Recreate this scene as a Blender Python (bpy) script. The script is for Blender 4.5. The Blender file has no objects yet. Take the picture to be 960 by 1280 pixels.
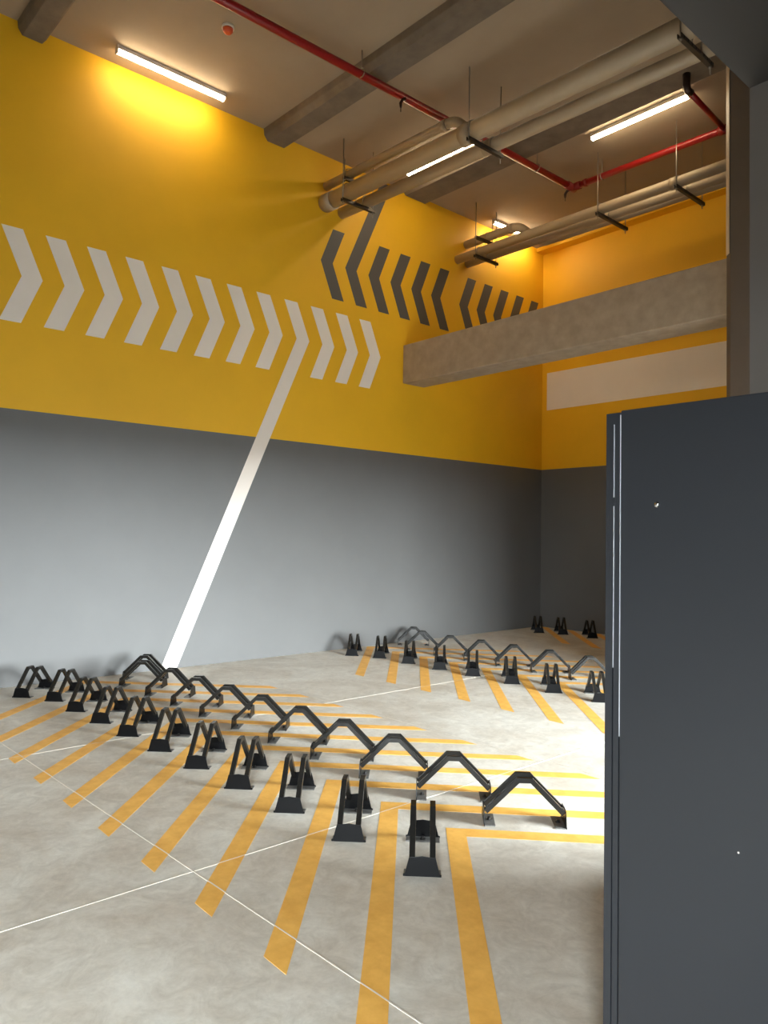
import bpy, bmesh, math, random
from mathutils import Vector, Matrix
random.seed(7)
scene = bpy.context.scene
COL = scene.collection

# ------------------------------------------------------------------ camera
H = 1.55
YAW, PITCH, ROLL = math.radians(48.6637), math.radians(1.8210), math.radians(0.8835)
fw = Vector((-math.sin(YAW)*math.cos(PITCH), math.cos(YAW)*math.cos(PITCH), math.sin(PITCH)))
rt = Vector((math.cos(YAW), math.sin(YAW), 0)); up = rt.cross(fw)
r2 = math.cos(ROLL)*rt + math.sin(ROLL)*up
u2 = -math.sin(ROLL)*rt + math.cos(ROLL)*up
cam_data = bpy.data.cameras.new('camera'); cam = bpy.data.objects.new('camera', cam_data)
COL.objects.link(cam)
M = Matrix((r2, u2, -fw)).transposed().to_4x4(); M.translation = Vector((0, 0, H))
cam.matrix_world = M
cam_data.sensor_fit = 'VERTICAL'; cam_data.sensor_height = 36.0
cam_data.lens = 919.09/1280*36.0
cam_data.clip_start = 0.02
scene.camera = cam

# ------------------------------------------------------------------ world, daylight, exposure
SKY = 122.0
LAMP = 54.0
world = bpy.data.worlds.new('overcast_sky'); scene.world = world; world.use_nodes = True
bg = world.node_tree.nodes['Background']
bg.inputs['Color'].default_value = (0.86, 0.95, 1.0, 1); bg.inputs['Strength'].default_value = SKY
OPEN_X, OPEN_Y0, OPEN_Y1, OPEN_Z = 1.4, 4.4, 7.05, 2.55
NEAR_Y0, NEAR_Y1 = -3.2, -1.35               # unseen second doorway, added behind the camera for fill daylight
for y0, y1 in ((OPEN_Y0, OPEN_Y1), (NEAR_Y0, NEAR_Y1)):
    pl = bpy.data.lights.new('doorway_portal', 'AREA'); pl.shape = 'RECTANGLE'
    pl.size = OPEN_Z; pl.size_y = y1-y0; pl.cycles.is_portal = True
    po = bpy.data.objects.new('doorway_portal', pl); COL.objects.link(po)
    po.location = (OPEN_X+0.02, (y0+y1)/2, OPEN_Z/2)
    po.rotation_euler = (0, math.radians(90), 0)          # -Z of the light looks towards -X
vs = scene.view_settings
vs.view_transform = 'Standard'; vs.look = 'None'; vs.gamma = 1.0; vs.use_curve_mapping = False
vs.exposure = 0.0

# ------------------------------------------------------------------ materials
def srgb(r, g, b):
    f = lambda c: (c/255/12.92 if c/255 <= 0.04045 else ((c/255+0.055)/1.055)**2.4)
    return (f(r), f(g), f(b), 1)
def mat(name, col, rough=0.6, metal=0.0, var=0.0, scale=6.0, bump=0.0, bscale=60.0, spec=0.5, col2=None, detail=6.0):
    m = bpy.data.materials.new(name); m.use_nodes = True
    nt = m.node_tree; b = nt.nodes['Principled BSDF']
    b.inputs['Roughness'].default_value = rough; b.inputs['Metallic'].default_value = metal
    b.inputs['Specular IOR Level'].default_value = spec
    b.inputs['Base Color'].default_value = col
    tc = nt.nodes.new('ShaderNodeTexCoord')
    if var or col2:
        n = nt.nodes.new('ShaderNodeTexNoise'); n.inputs['Scale'].default_value = scale; n.inputs['Detail'].default_value = detail
        n.inputs['Roughness'].default_value = 0.62
        nt.links.new(tc.outputs['Object'], n.inputs['Vector'])
        cr = nt.nodes.new('ShaderNodeValToRGB')
        cr.color_ramp.elements[0].position = 0.34; cr.color_ramp.elements[1].position = 0.68
        a = col2 if col2 else tuple(c*(1-var) for c in col[:3])+(1,)
        cr.color_ramp.elements[0].color = a
        cr.color_ramp.elements[1].color = col if col2 else tuple(min(1, c*(1+var*0.6)) for c in col[:3])+(1,)
        nt.links.new(n.outputs['Fac'], cr.inputs['Fac']); nt.links.new(cr.outputs['Color'], b.inputs['Base Color'])
    if bump:
        n2 = nt.nodes.new('ShaderNodeTexNoise'); n2.inputs['Scale'].default_value = bscale; n2.inputs['Detail'].default_value = 4
        nt.links.new(tc.outputs['Object'], n2.inputs['Vector'])
        bp = nt.nodes.new('ShaderNodeBump'); bp.inputs['Strength'].default_value = bump; bp.inputs['Distance'].default_value = 0.004
        nt.links.new(n2.outputs['Fac'], bp.inputs['Height']); nt.links.new(bp.outputs['Normal'], b.inputs['Normal'])
    return m
def emit(name, col, strength):
    m = bpy.data.materials.new(name); m.use_nodes = True
    nt = m.node_tree; b = nt.nodes['Principled BSDF']
    b.inputs['Base Color'].default_value = (0.8, 0.8, 0.8, 1)
    b.inputs['Emission Color'].default_value = col; b.inputs['Emission Strength'].default_value = strength
    return m

def floor_material():
    """trowelled concrete: cloudy tone, brown blotches, long scuffs"""
    m = bpy.data.materials.new('trowelled_concrete'); m.use_nodes = True
    nt = m.node_tree; b = nt.nodes['Principled BSDF']; N = nt.nodes.new; L = nt.links.new
    tc = N('ShaderNodeTexCoord')
    n1 = N('ShaderNodeTexNoise'); n1.inputs['Scale'].default_value = 1.3; n1.inputs['Detail'].default_value = 8; n1.inputs['Roughness'].default_value = .65; n1.inputs['Distortion'].default_value = .6
    n2 = N('ShaderNodeTexNoise'); n2.inputs['Scale'].default_value = 7; n2.inputs['Detail'].default_value = 9; n2.inputs['Roughness'].default_value = .7; n2.inputs['Distortion'].default_value = 1.5
    n3 = N('ShaderNodeTexNoise'); n3.inputs['Scale'].default_value = 42; n3.inputs['Detail'].default_value = 6; n3.inputs['Roughness'].default_value = .7
    for n in (n1, n2, n3): L(tc.outputs['Object'], n.inputs['Vector'])
    r1 = N('ShaderNodeValToRGB'); r1.color_ramp.elements[0].position = .33; r1.color_ramp.elements[1].position = .66
    r1.color_ramp.elements[0].color = srgb(200, 190, 175); r1.color_ramp.elements[1].color = srgb(230, 227, 217)
    L(n1.outputs['Fac'], r1.inputs['Fac'])
    r2_ = N('ShaderNodeValToRGB'); r2_.color_ramp.elements[0].position = .32; r2_.color_ramp.elements[1].position = .62
    r2_.color_ramp.elements[0].color = (.60, .57, .53, 1); r2_.color_ramp.elements[1].color = (1, 1, 1, 1)
    L(n2.outputs['Fac'], r2_.inputs['Fac'])
    mx = N('ShaderNodeMixRGB'); mx.blend_type = 'MULTIPLY'; mx.inputs['Fac'].default_value = .55
    L(r1.outputs['Color'], mx.inputs['Color1']); L(r2_.outputs['Color'], mx.inputs['Color2'])
    r3 = N('ShaderNodeValToRGB'); r3.color_ramp.elements[0].position = .3; r3.color_ramp.elements[1].position = .7
    r3.color_ramp.elements[0].color = (.82, .81, .79, 1); r3.color_ramp.elements[1].color = (1, 1, 1, 1)
    L(n3.outputs['Fac'], r3.inputs['Fac'])
    mx2 = N('ShaderNodeMixRGB'); mx2.blend_type = 'MULTIPLY'; mx2.inputs['Fac'].default_value = .6
    L(mx.outputs['Color'], mx2.inputs['Color1']); L(r3.outputs['Color'], mx2.inputs['Color2'])
    L(mx2.outputs['Color'], b.inputs['Base Color'])
    rr = N('ShaderNodeMapRange'); rr.inputs['To Min'].default_value = .38; rr.inputs['To Max'].default_value = .6
    L(n2.outputs['Fac'], rr.inputs['Value']); L(rr.outputs['Result'], b.inputs['Roughness'])
    bp = N('ShaderNodeBump'); bp.inputs['Strength'].default_value = .12; bp.inputs['Distance'].default_value = .003
    L(n3.outputs['Fac'], bp.inputs['Height']); L(bp.outputs['Normal'], b.inputs['Normal'])
    return m

MT = dict(
    yellow=mat('yellow_paint', srgb(232, 177, 22), .62, bump=.08, bscale=90, var=.04, scale=1.5),
    grey=mat("grey_paint", srgb(97, 96, 94), .55, bump=.08, bscale=90, var=.05, scale=1.2),
    darkgrey=mat('charcoal_paint', srgb(84, 80, 76), .6, bump=.06, bscale=90),
    white=mat('white_paint', srgb(236, 226, 214), .6, bump=.06, bscale=90, var=.03, scale=2),
    ceiling=mat('ceiling_plaster', srgb(160, 143, 122), .8, bump=.15, bscale=40, var=.08, scale=1.0),
    concrete=mat('cast_concrete', srgb(168, 150, 128), .8, bump=.35, bscale=45, var=.16, scale=7, detail=12),
    darkconcrete=mat('board_marked_concrete', srgb(118, 106, 92), .82, bump=.4, bscale=30, var=.2, scale=5, detail=12),
    floor=floor_material(),
    joint=mat('joint_filler', srgb(226, 217, 203), .7),
    jointfaint=mat('thin_joint_filler', srgb(214, 206, 192), .8),
    stripe=mat('floor_marking_paint', srgb(246, 190, 94), .55, var=.1, scale=11, col2=srgb(228, 168, 76), bump=.08, bscale=50),
    rack=mat('black_gloss_coat', srgb(26, 25, 23), .24, spec=.36),
    plate=mat('black_plate_coat', srgb(10, 10, 11), .3, spec=.15),
    bolt=mat('dark_bolt', srgb(60, 58, 56), .35, metal=.9),
    flange=mat('scuffed_steel', srgb(104, 102, 98), .45, metal=.3, var=.3, scale=40),
    locker=mat('slate_metal', srgb(39, 41, 45), .42, bump=.05, bscale=300, var=.05, scale=2),
    lockerdark=mat('slot_black', srgb(14, 14, 16), .6),
    chrome=mat('chrome', srgb(210, 210, 210), .18, metal=1.0),
    soffit=mat('dark_soffit', srgb(70, 68, 68), .7, var=.04, scale=1),
    stub=mat('mid_grey_paint', srgb(114, 108, 102), .65, var=.04, scale=1.5),
    column=mat('brown_grey_paint', srgb(98, 86, 76), .65, var=.06, scale=2),
    pvc=mat('pipe_plastic', srgb(176, 158, 132), .42, var=.05, scale=3),
    coupling=mat('coupling_plastic', srgb(168, 150, 126), .45),
    litchamfer=mat('painted_lamplight', srgb(190, 172, 146), .5),  # paler than the column, to paint in the lamplight
    edge=mat('painted_highlight', srgb(232, 234, 238), .4),  # bright highlight put into the colour
    red=mat('red_pipe', srgb(142, 16, 18), .32, var=.1, scale=12),
    redfit=mat('red_fitting', srgb(120, 16, 14), .4),
    steel=mat('galvanised', srgb(150, 142, 130), .4, metal=.8),
    steeldark=mat('channel_steel', srgb(78, 72, 66), .45, metal=.7),
    housing=mat('fixture_housing', srgb(214, 206, 196), .45),
    lamp=emit('lamp_diffuser', (1.0, .80, .52, 1), LAMP),
    det=mat('detector_red', srgb(206, 74, 24), .45),
    detwhite=mat('detector_white', srgb(220, 210, 196), .5),
    brass=mat('sprinkler_metal', srgb(60, 46, 40), .4, metal=.6),
    lowbounce=mat('low_bounce_ground', srgb(46, 46, 46), .95, var=.1, scale=1),  # kept very dark to curb bounced daylight, indoors and out
)

# ------------------------------------------------------------------ mesh helpers
def build(name, bm, m, parent=None, smooth=False, bevel=0.0):
    me = bpy.data.meshes.new(name); bmesh.ops.recalc_face_normals(bm, faces=bm.faces[:]); bm.to_mesh(me); bm.free()
    for x in (m if isinstance(m, (list, tuple)) else [m]): me.materials.append(MT[x])
    if smooth:
        for p in me.polygons: p.use_smooth = True
    o = bpy.data.objects.new(name, me); COL.objects.link(o)
    if parent: o.parent = parent
    if bevel:
        md = o.modifiers.new('bevel', 'BEVEL'); md.width = bevel; md.segments = 2; md.limit_method = 'ANGLE'
    return o
def box(bm, x0, x1, y0, y1, z0, z1, mi=0):
    v = [bm.verts.new(p) for p in ((x0,y0,z0),(x1,y0,z0),(x1,y1,z0),(x0,y1,z0),(x0,y0,z1),(x1,y0,z1),(x1,y1,z1),(x0,y1,z1))]
    for f in ((0,3,2,1),(4,5,6,7),(0,1,5,4),(1,2,6,5),(2,3,7,6),(3,0,4,7)):
        bm.faces.new([v[i] for i in f]).material_index = mi
def prism(bm, pts, off):
    """closed polygon pts (3D) swept by vector off"""
    off = Vector(off); a = [bm.verts.new(p) for p in pts]; b = [bm.verts.new(Vector(p)+off) for p in pts]
    bm.faces.new(a); bm.faces.new(b[::-1]); n = len(pts)
    for i in range(n): bm.faces.new((a[i], a[(i+1) % n], b[(i+1) % n], b[i]))
def tube(bm, path, r, n=16, cap=True):
    path = [Vector(p) for p in path]; rings = []
    t0 = (path[1]-path[0]).normalized()
    ref = Vector((0,0,1)) if abs(t0.z) < .9 else Vector((1,0,0))
    a = t0.cross(ref).normalized()
    for i, p in enumerate(path):
        if i == 0: t = t0
        elif i == len(path)-1: t = (path[-1]-path[-2]).normalized()
        else: t = ((path[i]-path[i-1]).normalized()+(path[i+1]-path[i]).normalized()).normalized()
        a = (a-t*a.dot(t)).normalized(); b = t.cross(a)
        rr = r[i] if isinstance(r, (list, tuple)) else r
        rings.append([bm.verts.new(p+rr*(math.cos(2*math.pi*k/n)*a+math.sin(2*math.pi*k/n)*b)) for k in range(n)])
    for i in range(len(rings)-1):
        for k in range(n): bm.faces.new((rings[i][k], rings[i][(k+1) % n], rings[i+1][(k+1) % n], rings[i+1][k]))
    if cap: bm.faces.new(rings[0][::-1]); bm.faces.new(rings[-1])
def rounded(path, r, k=6):
    """replace the corners of a polyline by arcs"""
    P = [Vector(p) for p in path]; out = [P[0]]
    for i in range(1, len(P)-1):
        d1 = (P[i-1]-P[i]).normalized(); d2 = (P[i+1]-P[i]).normalized()
        a, b = P[i]+d1*r, P[i]+d2*r
        for j in range(k+1):
            t = j/k; out.append((1-t)**2*a+2*t*(1-t)*P[i]+t*t*b)
    out.append(P[-1]); return out
def autosmooth(o):
    for p in o.data.polygons: p.use_smooth = len(p.vertices) == 4
def tube_obj(name, path, r, m, parent=None, n=16):
    bm = bmesh.new(); tube(bm, path, r, n); o = build(name, bm, m, parent); autosmooth(o); return o
def box_obj(name, dims, m, parent=None, bevel=0.0):
    bm = bmesh.new(); box(bm, *dims); return build(name, bm, m, parent, bevel=bevel)
def tag(o, label=None, cat=None, group=None, kind=None):
    if label: o['label'] = label
    if cat: o['category'] = cat
    if group: o['group'] = group
    if kind: o['kind'] = kind
    return o
def thing(name, label, cat, loc=(0,0,0), rz=0.0, group=None):
    o = bpy.data.objects.new(name, None); COL.objects.link(o); o.location = loc; o.rotation_euler = (0,0,rz)
    o.empty_display_size = .1
    return tag(o, label, cat, group)
def under(o, parent):
    """parent a part whose mesh is in world coordinates to an Empty standing at the thing's base"""
    o.parent = parent
    o.matrix_parent_inverse = Matrix.Translation(-Vector(parent.location)) if parent.rotation_euler.z == 0 else parent.matrix_basis.inverted()
    return o

# ------------------------------------------------------------------ the room
W, L, GZ, CZ = 7.892, 10.629, 2.747, 6.649
XS, YE, ZS = -1.110, 2.72, 3.20            # edge of the low soffit, face of the stub wall, soffit height
YN = -3.6                                   # wall behind the camera
CX, CY0, CY1 = -3.185, 7.20, 7.70           # column corner

def wall2(name, x0, x1, y0, y1, split=True, top=CZ+.1):
    bm = bmesh.new(); box(bm, x0, x1, y0, y1, -.1, GZ, 0); box(bm, x0, x1, y0, y1, GZ, top, 1)
    return tag(build(name, bm, ['grey', 'yellow']), kind='structure')
wall_left = wall2('wall_left', -W-.25, -W, YN-.2, L+.25)
tag(wall_left, 'long wall, yellow above and grey below, with painted chevrons', None)
wall_back = wall2('wall_back', -W, -1.9, L, L+.25)
tag(wall_back, 'far end wall, yellow above and grey below, with a pale band', None)
tag(box_obj('wall_alcove', (-2.2, -1.9, CY1-.1, L, -.1, CZ+.1), 'stub'), 'plain side wall of the far alcove', kind='structure')
tag(box_obj('wall_right', (CX+.5, OPEN_X+.3, CY0+.06, CY1-.1, -.1, CZ+.1), 'soffit'), 'plain wall running right from the column', kind='structure')
tag(box_obj('wall_near', (-W, OPEN_X+.3, YN-.2, YN, -.1, CZ+.1), 'stub'), 'plain wall behind the camera', kind='structure')
tag(box_obj('wall_fascia', (XS, XS+.2, YN, CY0+.06, ZS+.2, CZ+.1), 'soffit'), 'dark upright face above the low soffit', kind='structure')
# daylight opening to the right: lintel above and two jambs
bm = bmesh.new(); box(bm, OPEN_X, OPEN_X+.3, YN, CY0+.06, OPEN_Z, ZS)
for y0, y1 in ((YN, NEAR_Y0), (NEAR_Y1, OPEN_Y0), (OPEN_Y1, CY0+.06)): box(bm, OPEN_X, OPEN_X+.3, y0, y1, -.1, OPEN_Z)
tag(build('wall_doorway', bm, 'soffit'), 'wall with an open doorway and an added one for fill daylight', kind='structure')
tag(box_obj('ground_outside', (OPEN_X+.3, 400, -300, 300, -.2, -.06), 'lowbounce'), 'paved ground outside the open doorway', kind='structure')

# floor: base + poured slabs with pale filled joints between them
floor = tag(box_obj('floor', (-W, OPEN_X+.3, YN, L, -.2, -.0012), 'joint'), 'pale concrete floor with yellow bay markings', kind='structure')
JX = [-W, -5.447, -3.125, -0.80, OPEN_X+.3]
JY = [YN, -1.05, 1.62, 4.28, 6.94, L]
def jy(y, x): return y + (.046*(x+3.14) if y not in (YN, L) else 0)
for i in range(len(JX)-1):
    for j in range(len(JY)-1):
        g = .0028; x0, x1 = JX[i]+(g if i else 0), JX[i+1]-(g if i < len(JX)-2 else 0)
        g2 = .0011 if j+1 >= 3 else g
        P = [(x0, jy(JY[j], x0)+(g if j <= 2 and j else g2), -.0012), (x1, jy(JY[j], x1)+(g if j <= 2 and j else g2), -.0012),
             (x1, jy(JY[j+1], x1)-g2, -.0012), (x0, jy(JY[j+1], x0)-g2, -.0012)]
        bm = bmesh.new(); prism(bm, P, (0, 0, .0012)); build('floor_slab', bm, 'floor' if i < len(JX)-2 else 'lowbounce', floor)  # unseen slabs by the doorway are darkened to cut bounced light

# the joints are filled level with pale sealant, which also crosses the painted stripes
def joint(a, b, w, m='joint'):
    a, b = Vector((*a, 0)), Vector((*b, 0)); n = Vector((-(b-a).y, (b-a).x, 0)).normalized()*w/2
    bm = bmesh.new(); prism(bm, [a-n, b-n, b+n, a+n], (0, 0, .0014)); build('joint_sealant', bm, m, floor)
joint((-3.125, YN), (-3.125, L), .0062); joint((-5.447, YN), (-5.447, L), .0032, 'jointfaint')
joint((-W, jy(1.62, -W)), (OPEN_X, jy(1.62, OPEN_X)), .0062); joint((-W, jy(4.28, -W)), (-.8, jy(4.28, -.8)), .0022, 'jointfaint')

# ceiling
ceiling = tag(box_obj('ceiling', (-W, XS+.2, YN, L, CZ, CZ+.2), 'ceiling'), 'high plastered ceiling crossed by shallow concrete ribs', kind='structure')
def rib(y0, y1, d, inset, x1=XS, tilt=.03, m='darkconcrete'):
    bm = bmesh.new()
    a = [(-W, y0, CZ+.01), (-W, y0+.01, CZ-d*.55), (-W, y0+inset, CZ-d), (-W, y1-inset, CZ-d), (-W, y1-.01, CZ-d*.55), (-W, y1, CZ+.01)]
    prism(bm, a, (x1+W, tilt*(x1+W), 0)); return build('ceiling_rib', bm, m, ceiling, bevel=.006)
rib(1.945, 2.235, .13, .05); rib(4.82, 5.19, .14, .06); rib(7.22, 7.72, .07, .05, x1=CX+.2, tilt=.02)
tag(box_obj('trim_1', (-W, -1.9, L-.2, L, CZ-.07, CZ+.02), 'yellow'), 'shallow yellow downstand where far wall meets ceiling', kind='structure')
# low soffit overhead and stub wall carrying it
tag(box_obj('ceiling_soffit', (XS, OPEN_X+.3, YN, CY0+.06, ZS, ZS+.25), 'soffit'), 'low dark soffit at the upper right', kind='structure')
bm = bmesh.new(); SHADE_PIER_X, SHADE_PIER_Y = -.35, 3.75  # rear pier is added out of sight to shade the floor
prism(bm, [(x, y, -.0012) for x, y in ((XS, YE), (OPEN_X+.1, YE), (OPEN_X+.1, YE+.25), (SHADE_PIER_X, YE+.25), (SHADE_PIER_X, SHADE_PIER_Y), (XS, SHADE_PIER_Y))], (0, 0, ZS+.0012))
tag(build('wall_stub', bm, 'stub'), 'grey stub wall behind the metal locker, with an added shading pier', kind='structure')

# ------------------------------------------------------------------ painted marks on the walls (flat paint, parts of the wall)
def wall_mark(name, pts, m, label=None):
    bm = bmesh.new(); prism(bm, [(-W, y, z) for y, z in pts], (.0015, 0, 0))
    o = build(name, bm, m, wall_left)
    if label: o['label'] = label
ZT, ZM, ZB = 4.563, 4.089, 3.617
k = .43
for n in range(12):
    y = 1.860+.4154*n
    if n != 8:
        wall_mark('chevron', [(y, ZT), (y+.2, ZT), (y+.4007, ZM), (y+.208, ZB), (y+.008, ZB), (y+.2007, ZM)], 'white')
    else:
        zf = .004
        wall_mark('long_chevron', [(y, ZT), (y+.2, ZT), (y+.4007, ZM), (y+.4007-k*(ZM-zf), zf), (y+.2007-k*(ZM-zf), zf), (y+.2007, ZM)], 'white', 'white chevron whose lower limb runs down to the floor')
DT, DM, DB = 5.69, 5.22, 4.742
for n, y in enumerate([5.747+.4166*i for i in range(6)]+[8.457+.4115*i for i in range(5)]):
    if n != 1:
        wall_mark('chevron', [(y+.195, DT), (y+.395, DT), (y+.2, DM), (y+.4, DB), (y+.2, DB), (y, DM)], 'darkgrey')
    else:
        zt = 6.62; s = .445
        wall_mark('long_chevron', [(y+s*(zt-DM), zt), (y+.2+s*(zt-DM), zt), (y+.2, DM), (y+.4, DB), (y+.2, DB), (y, DM)], 'darkgrey', 'dark chevron whose upper limb runs up to the ceiling')
bm = bmesh.new(); prism(bm, [(-7.788, L, 3.79), (-3.0, L, 3.775), (-3.0, L, 4.42), (-7.788, L, 4.447)], (0, -.0015, 0))
build('painted_band', bm, 'white', wall_back)['label'] = 'pale band painted along the yellow wall'

# ------------------------------------------------------------------ floor markings
def bay_stripe(xv, yv, ye_near, ye_far, wid=.148, near=True, far=True, ratio=1.03):
    """chevron stripe with its point at (xv, yv): one limb to the near side, one to the far side"""
    c = lambda x: max(x, -W+.004)
    bm = bmesh.new(); pts = []
    if near: dn = (yv-ye_near)*ratio; pts += [(xv+dn, ye_near), (xv+dn+wid, ye_near)]
    else: pts += [(xv, yv)]
    pts += [(xv+wid, yv)]
    if far: df = (ye_far-yv)*ratio; pts += [(xv+df+wid, ye_far), (xv+df, ye_far)]
    if near: pts += [(xv, yv)]
    prism(bm, [(c(x), y, 0) for x, y in pts], (0, 0, .0012))
    return build('bay_stripe', bm, 'stripe', floor)
for i in range(11):
    xv = -2.742-.506*i; yv = 2.884+.03*(xv+2.74)
    bay_stripe(xv, yv, yv-1.36+.004*i if i else yv-1.62, 4.27+.03*(xv+3), ratio=1.06-.006*i)
for i in range(10):
    bay_stripe(-7.86+.515*i, 6.64+.012*i*.5, 5.215+.004*i, 8.05, ratio=1.045)
for i in range(4):
    bay_stripe(-7.85+.515*i, 10.60, 9.2, 0, far=False, ratio=1.01)

# ------------------------------------------------------------------ bike racks
RL, PW, PT, PH = .22, .0875, .0605, .086     # half length, half widths of end plate, its height
def make_rack():
    root = thing('bike_rack', 'black steel bike rack', 'bike rack')
    for s in (-1, 1):
        x = s*RL
        bm = bmesh.new()
        pts = [(-PW, 0), (PW, 0), (PW, .010), (PW-.008, .012), (PT, PH), (.03, PH+.001), (0, PH+.005), (-.03, PH+.001), (-PT, PH), (-PW+.008, .012), (-PW, .010)]
        prism(bm, [(x, y, z) for y, z in pts], (-s*.005, 0, 0)); build('end_plate', bm, 'plate', root, bevel=.001)
        bm = bmesh.new(); xa, xb = sorted((x-s*.005, x-s*.062)); box(bm, xa, xb, -PW+.002, PW-.002, 0, .006)
        fl = build('foot_flange', bm, 'flange', root, bevel=.001)
        for yy in (0.0,):
            bm = bmesh.new(); tube(bm, [(x-s*.034, yy, .006), (x-s*.034, yy, .008)], .015, 14); tube(bm, [(x-s*.034, yy, .008), (x-s*.034, yy, .020)], .009, 6)
            build('bolt', bm, 'bolt', fl)
    t = .027
    top = [(-RL+.002, PH-.008), (-.041, .253), (.041, .253), (RL-.002, PH-.008)]
    # inner polyline, mitred
    d = Vector((top[1][0]-top[0][0], top[1][1]-top[0][1])).normalized(); nrm = Vector((d.y, -d.x))
    b0 = (top[0][0]+nrm.x*t, top[0][1]+nrm.y*t); zi = .253-t
    tpar = (zi-b0[1])/d.y; b1 = (b0[0]+d.x*tpar, zi)
    b0c = (top[0][0]+.018, top[0][1]-.012); 
    poly = [top[0], top[1], top[2], top[3], (-b0[0], b0[1]), (-b1[0], b1[1]), b1, b0]
    for yy in (-.047, .047):
        bm = bmesh.new(); prism(bm, [(x, yy-t/2, z) for x, z in poly], (0, t, 0)); build('bar', bm, 'rack', root, bevel=.002)
    return root
PROTO = make_rack(); FIRST = [True]
def copy_tree(o, parent=None):
    c = o.copy(); COL.objects.link(c); c.parent = parent
    for ch in [x for x in o.children]: copy_tree(ch, c)
    return c
def place_rack(x, y, ang, label, group):
    if FIRST[0]: r = PROTO; FIRST[0] = False
    else: r = copy_tree(PROTO)
    r.location = (x, y, 0); r.rotation_euler = (0, 0, math.radians(ang)+random.uniform(-.015, .015))
    r['label'] = label; r['group'] = group
    return r
ORD = ['first', 'second', 'third', 'fourth', 'fifth', 'sixth', 'seventh', 'eighth', 'ninth', 'tenth', 'eleventh']
pend = []
for i in range(11):
    if i < 10: fx = -2.417-.5085*i; fy = 2.395+.041*(fx+2.417)
    else: fx, fy = -7.326, 2.025
    lab = 'black steel bike rack in front bank\'s near row, %s from the locker' % ORD[i]
    if i == 0: lab = 'nearest black steel bike rack, seen end-on beside the L-shaped yellow stripe'
    if i == 10: lab = 'leftmost black steel bike rack of the front bank, close to the grey wall'
    pend.append((fx-.158, fy+.153, 135.5, lab, 'front bank, near row of bike racks'))
for i in range(11):
    x, y = -2.532-.510*i, 3.275+.0316*(-.510*i)
    if i == 9: x, y = -7.16, 3.115
    if i == 10: x, y = -7.50, 3.285
    lab = 'black steel bike rack in front bank\'s far row, %s from the locker' % ORD[i]
    if i == 0: lab = 'arched black steel bike rack just left of the locker, nearest of far row'
    if i == 10: lab = 'arched black steel bike rack against the wall left of the long white stripe'
    pend.append((x, y, 45.5, lab, 'front bank, far row of bike racks'))
nx = [(-7.366, 5.974), (-7.016, 6.143), (-6.51, 6.17), (-5.995, 6.183), (-5.497, 6.20), (-4.956, 6.205), (-4.413, 6.192), (-3.885, 6.20)]
for i, (fx, fy) in enumerate(nx):
    lab = 'black steel bike rack in middle bank\'s near row, %s from the grey wall' % ORD[i]
    if i == 7: lab = 'black steel bike rack half hidden by the locker in the middle bank'
    pend.append((fx-.155, fy+.155, 133, lab, 'middle bank, near row of bike racks'))
fx_ = [(-7.60, 7.28), (-7.21, 7.07), (-6.66, 7.05), (-6.15, 7.075), (-5.655, 7.10), (-5.135, 7.11), (-4.60, 7.10)]
for i, (x, y) in enumerate(fx_):
    lab = 'arched black steel bike rack in middle bank\'s far row, %s from the wall' % ORD[i]
    pend.append((x, y, 46, lab, 'middle bank, far row of bike racks'))
for i, (fx, fy) in enumerate([(-7.33, 9.86), (-6.98, 10.02), (-6.455, 10.045)]):
    lab = ['dark bike rack in the far corner of the hall', 'dark bike rack at the far wall between two others', 'dark bike rack at the far wall nearest the locker edge'][i]
    pend.append((fx-.16, fy+.155, 134, lab, 'bike racks at the far wall'))
for p in pend: place_rack(*p)

# ------------------------------------------------------------------ concrete beam and column
bm = bmesh.new(); box(bm, -W, CX+.05, 7.267, 7.70, 3.782, 4.347)
beam = tag(build('concrete_beam', bm, 'concrete', bevel=.012), 'raw concrete beam spanning from yellow wall to the column', 'beam')
ch = .065
bm = bmesh.new()
prism(bm, [(CX, CY0+ch, -.0012), (CX+ch, CY0, -.0012), (CX+.6, CY0, -.0012), (CX+.6, CY1, -.0012), (CX, CY1, -.0012)], (0, 0, CZ+.006))
col_ = tag(build('column', bm, 'column'), 'tall brown-grey column with a chamfered corner', 'column')

bm = bmesh.new(); e = .0015  # added strip paints lamplight onto the chamfer above the beam
prism(bm, [(CX-e, CY0+ch-.01, 4.36), (CX+.002-e, CY0+ch-.01, 4.36), (CX+ch-.01, CY0+.002-e, 4.36), (CX+ch-.01, CY0-e, 4.36), (CX+ch-.012, CY0-e, 4.36)], (0, 0, CZ-4.36))
build('lit_chamfer_strip', bm, 'litchamfer', col_)['label'] = 'pale strip painting lamplight on the chamfer'
# ------------------------------------------------------------------ metal locker
LY, LZ = 1.80, 1.900
lk = thing('metal_locker', 'tall slate grey metal locker filling the lower right', 'locker', (-.55, LY+.22, 0))
def lpart(name, dims, m, bevel=0.0, parent=None):
    o = box_obj(name, dims, m, None, bevel)
    if parent: o.parent = parent
    else: under(o, lk)
    return o
lpart('carcass', (-1.119, .02, LY+.022, LY+.45, 0, LZ-.008), 'locker', .002)
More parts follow.
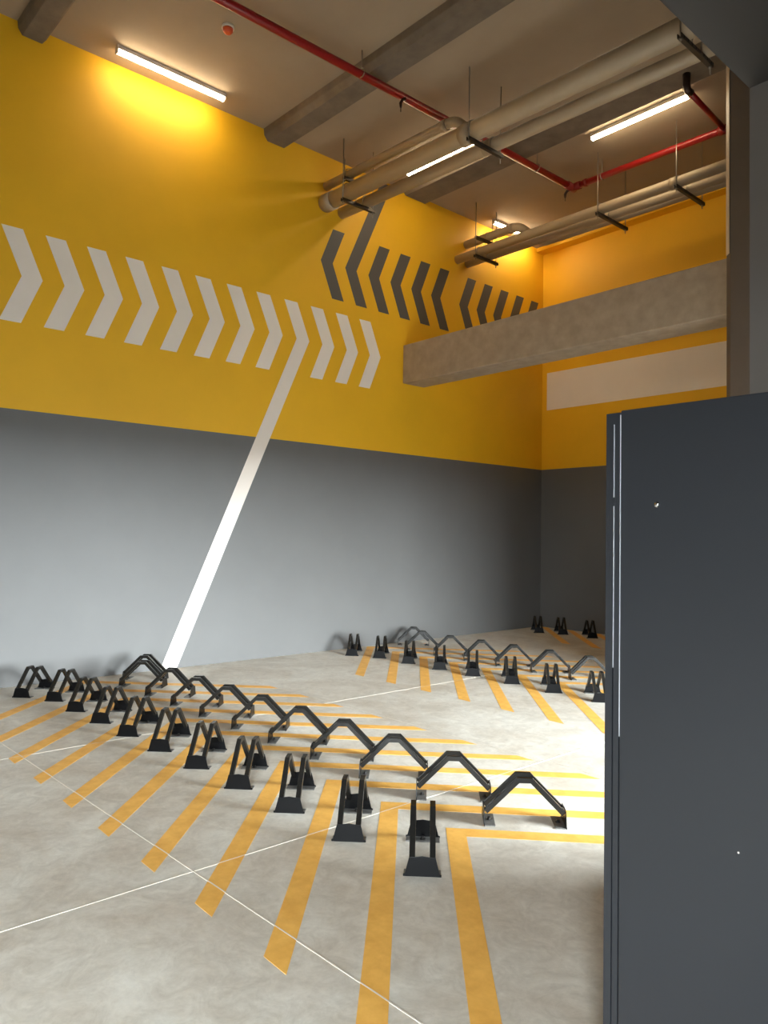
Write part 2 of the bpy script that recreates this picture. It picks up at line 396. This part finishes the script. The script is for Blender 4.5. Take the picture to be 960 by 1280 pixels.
# left stile with a pressed groove in two lengths
st = bmesh.new()
z0, z1 = .02, LZ-.004
gx0, gx1 = -1.0995, -1.0955
for a in ((-1.121, gx0, z0, z1), (gx1, -1.0795, z0, z1), (gx0, gx1, z0, .10), (gx0, gx1, 1.640, 1.664), (gx0, gx1, LZ-.036, z1)):
    box(st, a[0], a[1], LY+.004, LY+.022, a[2], a[3])
under(build('stile', st, 'locker'), lk)
lpart('groove', (gx0, gx1, LY+.016, LY+.022, .10, LZ-.036), 'lockerdark')
door = lpart('door', (-1.0735, .02, LY-.002, LY+.020, .02, LZ), 'locker', .003)
lpart('door_gap', (-1.0795, -1.0735, LY+.016, LY+.022, .02, LZ-.0012), 'lockerdark')
for nm, xa, yy, za, zb in (('door_highlight', -1.0762, LY-.0005, 1.02, LZ-.012), ('groove_highlight', gx1-.0030, LY+.0045, 1.2, 1.640), ('groove_highlight', gx1-.0030, LY+.0045, 1.664, LZ-.036)):  # pale strips stand for the highlights along door seam and groove
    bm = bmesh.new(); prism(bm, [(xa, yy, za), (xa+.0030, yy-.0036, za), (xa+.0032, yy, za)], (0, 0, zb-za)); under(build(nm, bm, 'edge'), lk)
bm = bmesh.new(); bmesh.ops.create_uvsphere(bm, u_segments=16, v_segments=10, radius=.0085)
for v in bm.verts: v.co = Vector((v.co.x-.967, v.co.y*.7+LY-.003, v.co.z+1.641))
sc = build('screw', bm, 'chrome', None, smooth=True); under(sc, lk)
bm = bmesh.new(); bmesh.ops.create_uvsphere(bm, u_segments=10, v_segments=6, radius=.0026)
for v in bm.verts: v.co = Vector((v.co.x-.760, v.co.y*.3+LY-.002, v.co.z+.815))
under(build('pale_dot', bm, 'white', None, smooth=True), lk)  # small pale dot on the door face

# ------------------------------------------------------------------ light fittings (battens)
def batten(label, a, b, group='ceiling batten lights'):
    a, b = Vector(a), Vector(b); d = (b-a); ln = d.length; c = (a+b)/2
    t = thing('batten_light', label, 'light fixture', (c.x, c.y, CZ), math.atan2(d.y, d.x), group)
    h = ln/2
    bm = bmesh.new(); prism(bm, [(-h, -.036, 0), (-h, .036, 0), (-h, .036, -.045), (-h, -.036, -.045)], (ln, 0, 0)); build('housing', bm, 'housing', t, bevel=.004)
    bm = bmesh.new()
    arc = [(-.033, -.045)]+[(-.033*math.cos(math.pi*k/10), -.047-.034*math.sin(math.pi*k/10)) for k in range(11)]+[(.033, -.045)]
    prism(bm, [(-h+.012, y, z) for y, z in arc], (ln-.024, 0, 0)); build('diffuser', bm, 'lamp', t)
    for s in (-1, 1):
        bm = bmesh.new(); box(bm, *(sorted((s*h, s*(h-.012)))), -.035, .035, -.083, -.044); build('end_cap', bm, 'housing', t, bevel=.003)
    return t
batten('batten light on the ceiling along the yellow wall at upper left', (-7.585, 2.83, 0), (-7.585, 4.10, 0))
batten('batten light glimpsed between the two thick hanging pipes', (-7.42, 6.87, 0), (-6.16, 6.92, 0))
batten('batten light beside the red pipe near the column', (-5.17, 7.945, 0), (-3.905, 7.965, 0))
batten('small far batten light above the far pipes, beside the corner', (-7.63, 8.95, 0), (-7.61, 10.2, 0))

# smoke detector
sd = thing('smoke_detector', 'round orange-red detector on the ceiling', 'detector', (-6.53, 3.551, CZ))
tube_obj('base', [(0, 0, 0), (0, 0, -.025)], .062, 'detwhite', sd, 24)
tube_obj('body', [(0, 0, -.025), (0, 0, -.05), (0, 0, -.068), (0, 0, -.074)], [.052, .05, .036, .02], 'det', sd, 24)

# ------------------------------------------------------------------ hanging drain pipes
def pipe_thing(name, label, path, r, couplings=(), group=None, elbows=(), collar=.0):
    p0 = Vector(path[0]); t = thing(name, label, 'pipe', tuple(p0), 0, group)
    loc = lambda q: tuple(Vector(q)-p0)
    tube_obj('pipe_run', [loc(q) for q in path], r, 'pvc', t, 24)
    for a, b, rr in couplings: tube_obj('coupling', [loc(a), loc(b)], rr, 'coupling', t, 24)
    return t
def lerp(a, b, t): return tuple(Vector(a)*(1-t)+Vector(b)*t)
bA, bB = (-W, 5.79, 5.985), (-1.12, 6.12, 5.985)
pipe_thing('drain_pipe', 'thickest pale drain pipe hanging across the hall', [bA, bB], .105,
           [(lerp(bA, bB, .004), lerp(bA, bB, .030), .118), (lerp(bA, bB, .355), lerp(bA, bB, .378), .118), (lerp(bA, bB, .735), lerp(bA, bB, .755), .118)])
lA, lB = (-W, 6.085, 5.95), (-1.12, 6.50, 5.95)
pipe_thing('drain_pipe', 'thinner pale drain pipe hanging beside the thickest one', [lA, lB], .075,
           [(lerp(lA, lB, .36), lerp(lA, lB, .378), .083)])
sp = rounded([(-W, 5.815, 6.235), (-5.62, 5.925, 6.235), (-5.50, 6.05, 6.10), (-5.44, 5.95, 6.0)], .09)
t = pipe_thing('branch_pipe', 'short pale pipe bending down into the thickest drain pipe', sp, .056, [((-5.82, 5.916, 6.235), (-5.74, 5.92, 6.235), .064)])
uA, uB = (-W, 8.40, 5.914), (-2.25, 8.53, 5.914)
pipe_thing('drain_pipe', 'far hanging drain pipe, front one of three', [uA, uB], .066, [(lerp(uA, uB, .62), lerp(uA, uB, .635), .073)])
wA, wB = (-W, 8.63, 5.905), (-2.25, 8.79, 5.905)
pipe_thing('drain_pipe', 'far hanging drain pipe, middle one of three', [wA, wB], .060)
tp = rounded([(-W, 8.60, 6.205), (-6.86, 8.635, 6.205), (-6.62, 8.86, 5.945), (-2.25, 9.0, 5.945)], .10)
pipe_thing('branch_pipe', 'far drain pipe that starts high and bends down to third place', tp, .064,
           [((-7.02, 8.629, 6.205), (-6.95, 8.631, 6.205), .073)])

# ------------------------------------------------------------------ trapeze hangers
def hanger(label, x, y0, y1, z, rods, group='trapeze pipe hangers', clips=()):
    t = thing('pipe_hanger', label, 'pipe hanger', (x, (y0+y1)/2, z), 0, group)
    cy = (y0+y1)/2
    bm = bmesh.new()
    prism(bm, [(-.02, y0-cy, -.02), (.02, y0-cy, -.02), (.02, y0-cy, .02), (.014, y0-cy, .02), (.014, y0-cy, -.014), (-.014, y0-cy, -.014), (-.014, y0-cy, .02), (-.02, y0-cy, .02)], (0, y1-y0, 0))
    build('channel', bm, 'steeldark', t)
    if 'perforated' in label:
        me = None
        for k in range(8):
            if me is None:
                bm = bmesh.new(); tube(bm, [(0, 0, 0), (.0015, 0, 0)], .011, 12); o = build('slot', bm, 'lockerdark', t); me = o.data
            else:
                o = bpy.data.objects.new('slot', me); COL.objects.link(o); o.parent = t
            o.location = (.0195, y0-cy+.05+k*(y1-y0-.1)/7, .002)
    n = max(2, int((y1-y0)/.07))
    for yr, zt, zb in rods:
        tube_obj('rod', [(0, yr-cy, zb-z), (0, yr-cy, zt-z)], .0065, 'steel', t, 8)
        tube_obj('nut', [(0, yr-cy, -.034), (0, yr-cy, -.02)], .014, 'steel', t, 6)
    for yc, zc, rc in clips:
        bm = bmesh.new(); prev = None
        pts = [(0, yc-cy+rc*math.cos(a), zc-z+rc*math.sin(a)) for a in [math.pi*k/12 for k in range(13)]]
        pts = [(0, yc-cy+rc, .01)]+pts+[(0, yc-cy-rc, .01)]
        tube(bm, pts, .006, 6); build('pipe_clip', bm, 'steel', t, smooth=True)
    return t
zc = 5.855
def yb(x): return 5.79+.33*(x+W)/6.77
def yl(x): return 6.085+.415*(x+W)/6.77
for x, lab in ((-7.385, 'trapeze hanger under the thick pipes beside the yellow wall'), (-5.31, 'trapeze hanger under the thick pipes in mid span'), (-2.99, 'perforated trapeze hanger under the thick pipes by the dark soffit')):
    y0, y1 = yb(x)-.125, yl(x)+.125
    hanger(lab, x, y0, y1, zc, [(y0+.02, CZ, zc-.05), (y1-.03, CZ, zc-.09)], clips=[(yb(x), 5.985, .112), (yl(x), 5.95, .081)])
x = -7.405
hanger('short upper bracket holding the branch pipe by the yellow wall', x, 5.73, 5.965, 6.155, [(5.745, 6.40, 6.12)], clips=[(5.823, 6.235, .062)])
for x, lab, y1 in ((-7.43, 'far trapeze hanger nearest the yellow wall', 8.83), (-5.355, 'far trapeze hanger in mid span', 9.10), (-4.29, 'far trapeze hanger nearest the column', 9.12)):
    y0 = 8.29+.03*(x+7.4)
    cl = [(8.40+.023*(x+W), 5.914, .071), (8.63+.028*(x+W), 5.905, .065)]
    hanger(lab, x, y0, y1, 5.828, [(y0+.025, CZ, 5.77), (y1-.04, CZ, 5.76)], clips=cl)
hanger('short upper bracket holding the far branch pipe', -7.43, 8.31, 8.73, 6.115, [(8.70, 6.5, 6.08)], clips=[(8.615, 6.205, .078)])

# ------------------------------------------------------------------ red sprinkler pipework
RZ = 6.41; rr_ = .043
sp_ = thing('sprinkler_pipe', 'red sprinkler pipe running under the ceiling', 'pipe', (-5.87, 8.55, RZ))
O = Vector((-5.87, 8.55, RZ)); loc = lambda p: tuple(Vector(p)-O)
mx0, mx1 = (-5.93, YN, RZ), (-5.865, 8.55, RZ)
tube_obj('main_run', [loc((-6.02, 1.0, RZ)), loc((-5.95, 3.148, RZ)), loc(mx1)], rr_, 'red', sp_, 20)
tube_obj('cross_run', [loc(mx1), loc((-3.72, 8.62, RZ)), loc((-2.25, 8.67, RZ))], rr_, 'red', sp_, 20)
tube_obj('side_branch', [loc((-3.80, 8.60, RZ)), loc((-3.735, 7.60, RZ))], .030, 'red', sp_, 16)
for a, b, r in (((-5.867, 8.42, RZ), (-5.865, 8.60, RZ), .054), ((-5.88, 8.55, RZ), (-5.74, 8.555, RZ), .054), ((-5.68, 8.556, RZ), (-5.64, 8.558, RZ), .052), ((-3.87, 8.615, RZ), (-3.74, 8.62, RZ), .054)):
    tube_obj('tee_fitting', [loc(a), loc(b)], r, 'redfit', sp_, 16)
tube_obj('elbow_fitting', [loc((-3.735, 7.63, RZ)), loc((-3.735, 7.56, RZ)), loc((-3.735, 7.54, RZ+.05)), loc((-3.735, 7.54, CZ-.07))], .04, 'brass', sp_, 12)
def sprinkler(x, y, side):
    bm = bmesh.new()
    p0 = Vector((x, y, RZ-.03)); s = Vector(side)*.085
    tube(bm, [loc(p0), loc(p0+s*.6+Vector((0, 0, -.01))), loc(p0+s+Vector((0, 0, -.05)))], .018, 8)
    tube(bm, [loc(p0+s+Vector((0, 0, -.05))), loc(p0+s+Vector((0, 0, -.10)))], [.02, .012], 8)
    tube(bm, [loc(p0+s+Vector((0, 0, -.10))), loc(p0+s+Vector((0, 0, -.15)))], .005, 6)
    build('sprinkler_head', bm, 'brass', sp_)
sprinkler(-5.88, 5.40, (-.4, -.5, 0)); sprinkler(-5.87, 8.52, (-.9, -.3, 0))
for x, y in ((-5.895, 4.78), (-5.862, 7.74), (-5.41, 8.565), (-3.70, 8.62), (-5.96, 2.9)):
    bm = bmesh.new()
    alongY = y < 8.5
    pts = []
    for k in range(13):
        a = 2*math.pi*k/12
        q = Vector((x+(rr_+.004)*math.cos(a), y, RZ+(rr_+.004)*math.sin(a))) if alongY else Vector((x, y+(rr_+.004)*math.cos(a), RZ+(rr_+.004)*math.sin(a)))
        pts.append(loc(q))
    tube(bm, pts, .007, 6); tube(bm, [loc((x, y, RZ+rr_)), loc((x, y, CZ))], .006, 6)
    build('clevis_clamp', bm, 'steel', sp_)
